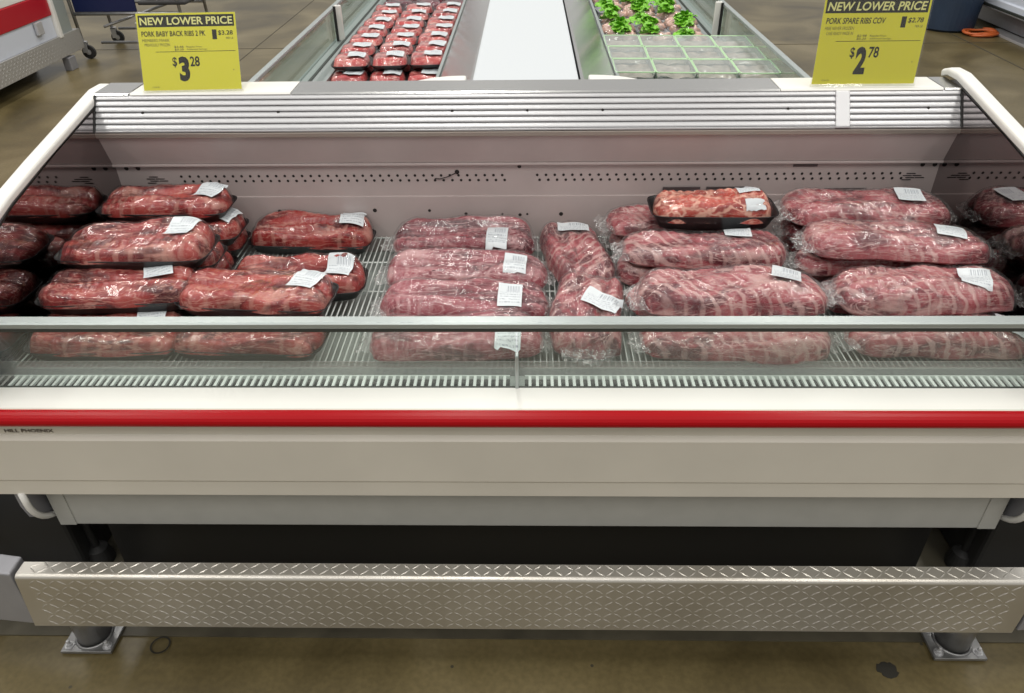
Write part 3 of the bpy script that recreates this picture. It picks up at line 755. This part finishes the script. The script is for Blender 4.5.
# second layer
T(-1.035, -.705, 1.335, 1.462, DK+.060, seed=8, lab=(.48, .42, 18), rz=3, ridge=.2, label='wrapped rib tray just above the front rail beside the left end wall')
T(-.735, -.405, 1.315, 1.445, DK+.060, seed=9, lab=(.64, .25, -14), rz=-4, ridge=.15, label='wrapped rib tray just above the rail at the right front of the left group')
T(-1.03, -.705, 1.500, 1.620, DK+.058, seed=10, lab=None, label='rib tray mostly hidden under the middle one of the topmost left trays')
T(-1.03, -.700, 1.640, 1.775, DK+.058, seed=11, rz=-2, lab=(.74, .1, -10), label='rib tray whose labelled right end sticks out under the rearmost top tray')
# top layer
T(-1.025, -.690, 1.425, 1.565, DK+.113, seed=12, lab=(.60, .25, -8), rz=0, H=.048, ridge=.2, label='labelled rib tray on top of the left stack, in front of the rearmost')
T(-1.045, -.722, 1.660, 1.785, DK+.114, seed=13, lab=(.68, .15, -16), rz=-1, H=.042, ridge=.25, label='rearmost rib tray on top of the left stack, near the back wall')

GC = 'vacuum-sealed long rib packs in the middle'
def K(x0, x1, y0, y1, z, H=.066, **k):
    return make_pack('vacuum_rib_pack', 'cryo', (x0+x1)/2, (y0+y1)/2, z, x1-x0, y1-y0, H, group=GC, **k)
K(-.345, .025, 1.675, 1.810, DK, seed=21, lab=(.46, -.60, -3), ridge=.25, lsz=(.052, .074), label='vacuum-sealed rib pack at the back wall, rearmost of the four in the middle')
K(-.340, .055, 1.510, 1.650, DK, seed=22, lab=(.58, -.35, -3), H=.064, ridge=.12, lsz=(.052, .074), label='vacuum-sealed rib pack second from the back wall in the middle column of four')
K(-.330, .055, 1.372, 1.498, DK, seed=23, lab=(.52, -.25, -2), H=.062, ridge=.18, lsz=(.052, .074), label='vacuum-sealed rib pack in the middle, right behind and above the front rail')
K(-.335, .040, 1.240, 1.375, DK, seed=24, lab=(.58, -.45, -2), H=.056, ridge=.1, lsz=(.052, .074), label='vacuum-sealed rib pack seen through the glass, its label beside the glass clip')
GP = 'vacuum-sealed rib packs turned lengthwise'
make_pack('vacuum_rib_pack', 'spare', .120, 1.665, DK, .30, .150, .064, rz=97, seed=31, lab=(.50, -.05, -97), group=GP, roll=0, lsz=(.078, .052), label='vacuum-sealed rib pack turned lengthwise near the back wall, label at its far end')
make_pack('vacuum_rib_pack', 'spare', .135, 1.385, DK, .290, .155, .072, rz=84, seed=32, lab=(-.02, -.30, -110), group=GP, lsz=(.078, .052), label='vacuum-sealed rib pack turned lengthwise against the front glass, with a tilted label')

GS = 'vacuum-sealed spare rib packs on the right'
def Q(x0, x1, y0, y1, z, H=.060, **k):
    return make_pack('spare_rib_pack', 'spare', (x0+x1)/2, (y0+y1)/2, z, x1-x0, y1-y0, H, group=GS, **k)
Q(.225, .625, 1.240, 1.372, DK, seed=41, lab=(.55, .75, -6), H=.056, label='vacuum-sealed spare ribs behind the front glass, right of the lengthwise pack')
Q(.215, .600, 1.405, 1.530, DK, seed=42, lab=None, H=.05, label='bottom spare rib pack right of centre, second from the glass')
Q(.205, .590, 1.545, 1.680, DK, seed=43, lab=None, H=.056, label='bottom spare rib pack right of centre, third from the glass, left end showing')
Q(.205, .60, 1.695, 1.825, DK, seed=44, lab=None, H=.058, label='bottom spare rib pack right of centre, against the back wall')
Q(.225, .635, 1.318, 1.470, DK+.050, seed=45, lab=(.56, .20, -20), H=.062, rz=2, label='spare rib pack with slanted label just above the rail, right of centre')
Q(.215, .600, 1.520, 1.660, DK+.056, seed=46, lab=(.40, .30, -6), H=.055, rz=-1, label='spare rib pack lying directly in front of and below the black foam tray')
Q(.190, .48, 1.690, 1.815, DK+.058, seed=47, lab=None, H=.05, rz=4, label='spare rib pack whose dark left end shows beside the black tray of sliced ribs')
make_pack('sliced_rib_tray', 'sliced', .438, 1.685, DK+.110, .285, .125, .046, rz=-1, seed=48, lab=(.60, .45, 3), second=(.62, -.74, 0), lsz=(.050, .040),
          label='black foam tray of bright red sliced ribs on top of vacuum packs', cat='meat package')
Q(.650, 1.010, 1.240, 1.372, DK, seed=51, lab=(.80, .0, -14), H=.058, rz=-1, label='spare rib pack behind the front glass at the far right')
Q(.645, 1.010, 1.405, 1.530, DK, seed=52, lab=None, H=.052, label='bottom spare rib pack in the right corner stack, second from the glass')
Q(.640, 1.010, 1.545, 1.680, DK, seed=53, lab=None, H=.054, label='bottom spare rib pack in the right corner stack, third from the glass')
Q(.640, 1.010, 1.695, 1.825, DK, seed=54, lab=None, H=.056, label='bottom spare rib pack in the right corner stack, against the back wall')
Q(.640, 1.020, 1.325, 1.465, DK+.052, seed=55, lab=(.48, -.08, -16), H=.066, rz=-2, label='deep red spare rib pack just above the front rail at the right end')
Q(.610, .960, 1.500, 1.620, DK+.050, seed=56, lab=None, H=.055, rz=2, label='spare rib pack wedged under the upper right packs, only its left end showing')
Q(.620, 1.005, 1.650, 1.790, DK+.056, seed=57, lab=None, H=.05, label='spare rib pack hidden under the topmost right pack by the back wall')
Q(.610, 1.010, 1.458, 1.603, DK+.104, seed=58, lab=(.56, .0, -16), H=.052, rz=-3, label='upper right spare rib pack, directly in front of the rearmost topmost one')
Q(.605, 1.005, 1.628, 1.783, DK+.104, seed=59, lab=(.50, .0, -10), H=.058, rz=-1, label='rearmost topmost spare rib pack at the right, against the back wall')

# ------------------------------------------------------------------ the long island case behind
isl = empty('island_case', (0, 4.2, 0), 0, 'long island case with white centre divider, running away behind the near white case', 'display case')
Y0, Y1 = 2.02, 6.6
HW = .985
f = MB(); f.box(-HW, HW, Y0, Y1, .12, .60); f.build('body', 'panel', isl)
for s in (-1, 1):
    sx = lambda a: s*a
    f = MB(); f.prism_y([(sx(.995), .60), (sx(.995), .70), (sx(.955), .70), (sx(.945), .705), (sx(.925), .705), (sx(.915), .70), (sx(.87), .70), (sx(.86), .725), (sx(.845), .725), (sx(.845), .60)], Y0, Y1); f.build('side_ledge', 'rail', isl)
    f = MB(); f.prism_y([(sx(.940), .7052), (sx(.928), .7052), (sx(.928), .709), (sx(.940), .709)], Y0, Y1); f.build('ledge_seam', 'gasket', isl)
    for a, b in ((Y0, 4.09), (4.10, 5.5), (5.51, Y1)):
        f = MB(); f.box(min(sx(.985), sx(.978)), max(sx(.985), sx(.978)), a, b, .70, .85); f.build('glass_pane', 'farglass', isl)
    f = MB(); f.box(min(sx(.995), sx(.972)), max(sx(.995), sx(.972)), Y0, Y1, .848, .862); f.build('glass_rail', 'rail', isl, bevel=.003)
    for yy in (4.095, 5.505):
        f = MB(); f.box(min(sx(.97), sx(.935)), max(sx(.97), sx(.935)), yy-.008, yy+.008, .70, .87); f.build('glass_post', 'white', isl, bevel=.005)
        f = MB(); f.box(min(sx(.975), sx(.962)), max(sx(.975), sx(.962)), yy-.014, yy-.0085, .70, .866); f.build('black_post_strip', 'black', isl)  # thin black strip on the near side of each post
    # divider sides
    f = MB(); f.prism_y([(sx(.35), .60), (sx(.35), .79), (sx(.34), .80), (sx(.17), .972), (sx(.16), .972), (sx(.16), .60)], Y0, Y1); f.build('divider_side', 'steel', isl)
    f = MB(); f.prism_y([(sx(.356), .70), (sx(.356), .80), (sx(.342), .805), (sx(.342), .79), (sx(.350), .70)], Y0, Y1); f.build('divider_edge', 'rail', isl)
    f = MB()
    pr = [(sx(.165), 1.045)]+[(sx(.165+.20*k/10), 1.045-.03*(k/10)**2.2) for k in range(1, 11)]+[(sx(.365), .60), (sx(.165), .60)]
    f.prism_y(pr, 2.06, 2.11); f.build('divider_end_cap', 'white', isl, bevel=.004)
f = MB(); f.box(-.162, .152, Y0, Y1, .60, .985); f.build('centre_divider', 'lidwhite', isl, bevel=.006)
f = MB(); f.box(-.85, .85, Y0, Y1, .60, .635); f.build('deck', 'wire', isl)
f = MB(); f.box(-1.02, 1.02, Y0, Y0+.03, .12, .84); f.build('end_wall', 'panel', isl)

# red meat trays in the left bin
def far_tray(name, kind, L, D, H, seed, traymat='tray', labelled=True):
    """small tray package for the island: origin at the centre of its underside"""
    o = empty(name, (0, 0, 0)); sd = seed*3.3
    f = MB()
    lv = [(0, .88), (.014, 1.0), (.017, 1.0), (.015, .96), (.004, .86)]
    def ring(t, zz, gr):
        c, s_ = math.cos(t), math.sin(t); e = .4
        return (math.copysign(abs(c)**e, c)*L/2*gr, math.copysign(abs(s_)**e, s_)*D/2*gr, zz)
    n = 20
    for zz, gr in lv:
        for i in range(n): f.v.append(ring(2*PI*i/n, zz, gr))
    for l in range(len(lv)-1):
        for i in range(n): a = l*n+i; b = l*n+(i+1) % n; f.f.append((a, b, b+n, a+n))
    f.f.append(tuple(range(n))); f.f.append(tuple((len(lv)-1)*n+i for i in range(n)))
    f.build('foam_tray', traymat, o, local=True, smooth=True)
    f = MB()
    def P(u, v):
        a = -1+2*u; b = -1+2*v
        return (a*L*.46*(1-.12*b*b), b*D*.45*(1-.12*a*a), .008+H*((1-a**8)*(1-b**6))**.5*(1+.25*nz3(a*2, b*2, sd))+.004*nz3(a*9, b*9, sd))
    f.grid(P, 20, 14)
    f.build('meat', MEAT[kind], o, local=True, smooth=True)
    g = MB(); g.grid(lambda u, v: tuple(Vector(P(u, v))*1.0+Vector((0, 0, .003+.002*nz3(u*12, v*12, sd)))), 20, 14)
    g.build('plastic_wrap', 'stretch', o, local=True, smooth=True)
    if labelled:
        g = MB(); g.uv = []
        for i in range(4):
            for j in range(4):
                u, v = i/3, j/3; q = P(.42+.50*u, .22+.48*v); g.v.append((q[0], q[1], q[2]+.009)); g.uv.append((u, v))
        for i in range(3):
            for j in range(3): a = i*4+j; g.f.append((a, a+4, a+5, a+1))
        g.build('price_label', 'label', o, local=True, smooth=True, fixn=False)
    return o
rnd = random.Random(5)
protos = [far_tray('steak_tray_pack', 'far', .166, .188, .032, k) for k in range(4)]
def place(protos, used, k, x, y, z, rz, label, group, cat):
    p = protos[k]
    if k not in used: used.add(k); o = p
    else: o = copy_tree(p)
    o.location = (x, y, z); o.rotation_euler = (0, 0, rz); return tag(o, label, cat, group)
used = set(); xs = (-.725, -.505, -.40)
cols = [('left', -.738), ('middle', -.515)]
ordn = ['nearest', 'second nearest', 'third nearest', 'fourth nearest', 'fifth nearest', 'sixth nearest', 'seventh nearest']
cn = 0
for j in range(7):
    for c, (nm, cx) in enumerate((('left', -.77), ('middle', -.605), ('right', -.44))):
        y = 3.44+j*.185+c*.01
        place(protos, used, cn % 4, cx+rnd.uniform(-.006, .006), y, .742, R(rnd.uniform(-5, 5)), 'red meat tray on top in the far left bin, %s column, %s' % (nm, ordn[j]), 'red meat trays in the far left bin, upper layer', 'meat package'); cn += 1
        # layer below carries it
for j in range(9):
    for c, cx in enumerate((-.77, -.605, -.44)):
        y = 2.98+j*.19
        lo = place(protos, used, cn % 4, cx, y, .636, 0, 'red meat tray at the bottom in the far left bin', 'red meat trays in the far left bin, bottom layer', 'meat package'); cn += 1
        lo2 = place(protos, used, cn % 4, cx, y, .688, R(rnd.uniform(-3, 3)), 'red meat tray in the middle layer of the far left bin', 'red meat trays in the far left bin, middle layer', 'meat package'); cn += 1
dk = [far_tray('dark_meat_pack', 'fardark', .20, .16, .05, k+20, labelled=False) for k in range(2)]
used2 = set(); cn2 = 0
for j in range(7):
    for c, cx in enumerate((-.77, -.60, -.43)):
        place(dk, used2, cn2 % 2, cx+rnd.uniform(-.01, .01), 4.82+j*.19, .70, R(rnd.uniform(-15, 15)), 'dark purple red meat pack at the rear of the far left bin', 'dark meat packs behind the red trays', 'meat package'); cn2 += 1

# clear trays with pale green rims, nearest in the right bin
def clear_tray(seed):
    o = empty('clear_tray_pack', (0, 0, 0)); L, D, H = .155, .205, .045; f = MB()
    pts = [(-L/2, -D/2), (L/2, -D/2), (L/2, D/2), (-L/2, D/2)]
    path = [(x, y, H) for x, y in pts]+[(pts[0][0], pts[0][1], H)]
    f.tube([(-L/2+.012, -D/2, H), (L/2-.012, -D/2, H), (L/2-.003, -D/2+.003, H), (L/2, -D/2+.012, H), (L/2, D/2-.012, H), (L/2-.003, D/2-.003, H), (L/2-.012, D/2, H), (-L/2+.012, D/2, H), (-L/2+.003, D/2-.003, H), (-L/2, D/2-.012, H), (-L/2, -D/2+.012, H), (-L/2+.003, -D/2+.003, H), (-L/2+.012, -D/2, H)], .0030, 6)
    f.build('tray_rim', 'green_rim', o, local=True, smooth=True)
    f = MB(); f.v = [(-L*.44, -D*.44, 0), (L*.44, -D*.44, 0), (L*.44, D*.44, 0), (-L*.44, D*.44, 0), (-L/2, -D/2, H), (L/2, -D/2, H), (L/2, D/2, H), (-L/2, D/2, H)]
    f.f = [(0, 1, 2, 3), (0, 1, 5, 4), (1, 2, 6, 5), (2, 3, 7, 6), (3, 0, 4, 7)]
    f.build('tray', 'clearlid', o, local=True)
    f = MB(); f.grid(lambda u, v: ((u-.5)*L*.93, (v-.5)*D*.93, H*.55+.012*nz3(u*3, v*3, seed)+.004*nz3(u*9, v*9, seed)), 12, 14)
    f.build('fillet', 'greyfish', o, local=True, smooth=True)
    f = MB(); f.grid(lambda u, v: ((u-.5)*L*.97, (v-.5)*D*.97, H+.001+.0015*nz3(u*6, v*6, seed)), 8, 8)
    f.build('clear_lid', 'clearlid', o, local=True, smooth=True)
    return o
ct = [clear_tray(k) for k in range(3)]; used3 = set(); cn = 0
for j in range(3):
    for c in range(4):
        y = 3.16+j*.215-.01*c; x = .425+c*.160
        for lay in range(2):
            if lay == 0 and j: continue
            place(ct, used3, cn % 3, x, y, .757 if lay else .703, R(-2), ('clear tray with pale green rim in the far right bin, %s row, %s column' % (('first', 'second', 'third')[j], ('first', 'second', 'third', 'fourth')[c])) if lay else 'clear tray with pale green rim underneath the first row of the far right bin',
                  'clear trays in the far right bin' if lay else 'clear trays below the first row', 'food package'); cn += 1
f = MB(); f.box(.375, .84, 3.06, 3.71, .636, .700)
f.build('inner_riser', 'lidwhite', isl)
# garnished packs
def garnish_pack(seed):
    o = empty('garnished_meat_pack', (0, 0, 0)); rr = random.Random(seed); L, D = .155, .165
    f = MB(); f.v = [(-L*.44, -D*.44, 0), (L*.44, -D*.44, 0), (L*.44, D*.44, 0), (-L*.44, D*.44, 0), (-L/2, -D/2, .03), (L/2, -D/2, .03), (L/2, D/2, .03), (-L/2, D/2, .03)]
    f.f = [(0, 1, 2, 3), (0, 1, 5, 4), (1, 2, 6, 5), (2, 3, 7, 6), (3, 0, 4, 7)]; f.build('tray', 'lidwhite', o, local=True)
    def lump(f, cx, cy, cz, rx, ry, rz_, amp, fr, n=14, m=9):
        def P(u, v):
            t = 2*PI*u; p = PI*v; d = Vector((math.cos(t)*math.sin(p), math.sin(t)*math.sin(p), math.cos(p)))
            k = 1+amp*noise.noise(d*fr+Vector((cx*30, cy*30, seed)))
            return (cx+d.x*rx*k, cy+d.y*ry*k, cz+d.z*rz_*k)
        f.grid(P, n, m)
    f = MB()
    for k in range(4): lump(f, rr.uniform(-.045, .045), rr.uniform(-.05, .05), .032, rr.uniform(.03, .05), rr.uniform(.02, .035), rr.uniform(.018, .03), .35, 2.2)
    f.build('meat', 'chunk', o, local=True, smooth=True)
    f = MB()
    cx, cy = rr.uniform(-.04, .04), rr.uniform(-.03, .05)
    for k in range(46):      # ruffled leaflets
        a = rr.uniform(0, 2*PI); r = rr.uniform(0, .046); lx, ly = cx+r*math.cos(a), cy+r*math.sin(a); lz = .062+.018*(1-r/.046)+rr.uniform(-.006, .008)
        tt, ph, sz = rr.uniform(0, 2*PI), rr.uniform(-.9, .9), rr.uniform(.012, .022)
        def Lf(u, v):
            q = (u-.5)*2; w = (v-.5)*2; ru = .25*math.sin(9*u+k)*math.cos(8*v)
            p = Vector((q*sz, w*sz*(1-.4*q*q), ru*sz)); p.rotate(Matrix.Rotation(ph, 3, 'X')); p.rotate(Matrix.Rotation(tt, 3, 'Z'))
            return (lx+p.x, ly+p.y, lz+p.z)
        f.grid(Lf, 4, 4)
    f.build('parsley_sprig', 'leaf', o, local=True, smooth=True)
    f = MB(); f.grid(lambda u, v: ((u-.5)*L*.95, (v-.5)*D*.95, .03+.035*math.sin(PI*u)*math.sin(PI*v)**.5+.004*nz3(u*9, v*9, seed)), 12, 12)
    f.build('plastic_wrap', 'stretch', o, local=True, smooth=True)
    return o
gp = [garnish_pack(k) for k in range(5)]; used4 = set(); cn = 0
for j in range(8):
    for c in range(3):
        y = 3.86+j*.17-.02*c; x = .455+c*.158
        place(gp, used4, cn % 5, x+rnd.uniform(-.01, .01), y, .716+rnd.uniform(0, .012), R(rnd.uniform(-12, 12)), 'pale meat tray with green garnish in the far right bin, %s row, %s column' % (['nearest', 'second', 'third', 'fourth', 'fifth', 'sixth', 'seventh', 'eighth'][j], ('left', 'middle', 'right')[c]),
              'garnished meat trays in the far right bin', 'food package'); cn += 1
f = MB(); f.box(.375, .84, 3.74, 5.2, .636, .712)
f.build('inner_riser', 'lidwhite', isl)

# ------------------------------------------------------------------ neighbours across the aisles
nb = empty('aisle_freezer_case', (-4.3, 5.0, 0), 0, 'white case with red stripe and diamond-plate kick guard across the left aisle', 'display case')
xf = -3.72
f = MB(); f.box(-4.9, xf, 3.0, 6.32, .26, .47); f.build('white_body', 'whitepanel', nb, bevel=.01)
f = MB(); f.box(-4.9, xf+.012, 3.0, 6.32, .425, .575); f.build('red_stripe', 'redpanel', nb, bevel=.006)
f = MB(); f.box(-4.9, xf+.004, 3.0, 6.32, .577, .64); f.build('white_lip', 'white', nb, bevel=.004)
f = MB(); f.box(xf-.03, xf+.03, 6.29, 6.34, .25, .75); f.build('end_rail', 'white', nb, bevel=.01)
f = MB(); f.box(-4.9, xf-.01, 6.34, 6.55, .25, .70); f.build('end_glass', 'pan', nb)
f = MB(); f.box(-4.9, -4.05, 3.0, 6.4, .0, .26); f.build('base_block', 'dark', nb)
g = MB(); g.box(-3.77, -3.70, 3.0, 6.6, .115, .265)
def loz2(f, y, z, ang):
    ca, sa = math.cos(ang), math.sin(ang); l, w, h = .011, .003, .0012; k = len(f.v)
    for u, v, q in [(-l, 0, 0), (0, -w, 0), (l, 0, 0), (0, w, 0), (-l*.45, 0, h), (l*.45, 0, h)]: f.v.append((-3.70+q, y+u*ca-v*sa, z+u*sa+v*ca))
    f.f += [(k, k+1, k+4), (k+1, k+5, k+4), (k+1, k+2, k+5), (k+2, k+3, k+5), (k+3, k+4, k+5), (k+3, k, k+4)]
for j in range(6):
    for i in range(120): loz2(g, 3.9+i*.0223, .128+j*.024, R(38) if (i+j) % 2 else R(-38))
g.build('kick_guard', 'dulltread', nb)
for y in (4.6, 6.35):
    f = MB(); f.box(-3.75, -3.69, y-.05, y+.05, 0, .10); f.build('guard_post', 'greysteel', nb, bevel=.004)
f = MB(); f.box(xf+.004, xf+.03, 6.02, 6.10, .33, .42); f.build('latch', 'alu', nb, bevel=.004)
for k in range(4):
    o = far_tray('boxed_meat_pack', 'far', .22, .18, .04, 40+k); o.location = (-3.98, 5.2+k*.25, .66); o.rotation_euler = (0, 0, PI/2)
    tag(o, 'wrapped meat tray on top of the red striped case across the left aisle', 'meat package', 'meat trays on the left aisle case')

cart = empty('display_cart', (-3.3, 6.85, 0), 0, 'wheeled metal display cart with navy blue panels beyond the left aisle', 'cart')
for (x, y) in ((-3.76, 6.70), (-2.86, 6.70), (-3.76, 7.25), (-2.86, 7.25)):
    f = MB(); f.tube([(x-.03, y, .95), (x, y, .13)], .014, 8); f.build('leg', 'post', cart, smooth=True)
    f = MB(); f.tube([(x+.03, y-.012, .055), (x+.03, y+.012, .055)], .055, 18); w_ = f.build('wheel', 'rubber', cart)
    f = MB(); f.tube([(x+.03, y-.013, .055), (x+.03, y+.013, .055)], .022, 12); f.build('hub', 'alu', w_)
    f = MB(); f.box(x-.012, x+.032, y-.018, y-.014, .05, .135); f.box(x-.012, x+.032, y+.014, y+.018, .05, .135); f.box(x-.012, x+.032, y-.018, y+.018, .128, .14); f.build('caster_fork', 'alu', cart)
f = MB(); f.box(-3.745, -3.23, 6.695, 6.715, .37, .95); f.build('panel', 'navy', cart, bevel=.003)
f = MB(); f.tube([(-3.76, 6.70, .355), (-2.86, 6.70, .355)], .014, 8); f.tube([(-3.6, 6.70, .13), (-2.86, 6.70, .13)], .012, 8); f.tube([(-3.76, 7.25, .35), (-2.86, 7.25, .35)], .012, 8); f.tube([(-3.7, 7.25, .13), (-2.86, 7.25, .13)], .012, 8); f.tube([(-3.55, 6.72, .25), (-3.15, 7.24, .35)], .012, 8)
f.build('rail', 'post', cart, smooth=True)
f = MB(); f.box(-3.2, -2.80, 6.68, 7.25, .42, .45); f.build('shelf', 'dark', cart, bevel=.01)
f = MB(); f.lathe([(.07, .02), (.085, .10), (.085, .12)], (-3.30, 6.95, .12)); tag(f.build('white_bucket', 'white', smooth=False), 'small white bucket standing on the lower rails of the navy cart', 'bucket')
for k in range(2):
    o = far_tray('cart_meat_pack', 'far', .18, .2, .05, 60+k, labelled=False); o.location = (-3.08+k*.19, 6.85, .452); tag(o, ('left', 'right')[k]+' meat pack lying on the black shelf of the navy cart', 'meat package')

bn = empty('rubbish_bin', (3.90, 7.60, 0), 0, 'tall navy blue plastic rubbish bin at the edge of the right aisle', 'bin')
f = MB(); f.lathe([(.21, 0), (.235, .02), (.27, .7), (.285, .7), (.285, .74), (.262, .74), (.25, .68)], (3.90, 7.60, 0), 36); f.build('drum', 'bin', bn, smooth=False)
for k in range(8):
    a = 2*PI*k/8+.2; f = MB(); f.tube([(3.90+.228*math.cos(a), 7.6+.228*math.sin(a), .04), (3.90+.262*math.cos(a), 7.6+.262*math.sin(a), .62)], .008, 6); f.build('rib', 'bin', bn)
f = MB()
pth = []
for i in range(90):
    t = i/90*2*PI*3.2; r = .11+.018*math.sin(t*1.7); pth.append((4.07+r*1.15*math.cos(t), 7.30+r*math.sin(t)*1.0, .012+.006*(t/(2*PI))+.004*math.sin(t*3)))
f.tube(pth, .011, 8); tag(f.build('hose_coil', 'orange', smooth=True), 'coil of orange hose on the floor beside the navy bin', 'hose')
rc = empty('wall_side_case', (4.8, 6.5, 0), 0, 'white topped case with dark kick panel across the right aisle', 'display case')
f = MB(); f.box(4.32, 5.6, 3.5, 8.4, .03, .20); f.build('kick_panel', 'kickdark' if 'kickdark' in M else 'greysteel', rc, bevel=.004)
f = MB(); f.box(4.20, 4.33, 3.5, 7.45, .0, .022); f.build('floor_flange', 'alu', rc, bevel=.003)
f = MB(); f.prism_y([(4.16, .20), (4.16, .28), (4.18, .285), (4.18, .75), (5.6, .75), (5.6, .20)], 3.5, 8.4); f.build('white_body', 'whitepanel', rc, bevel=.004)
f = MB(); f.box(4.145, 4.165, 3.5, 8.4, .215, .235); f.build('bumper_line', 'gasket', rc)
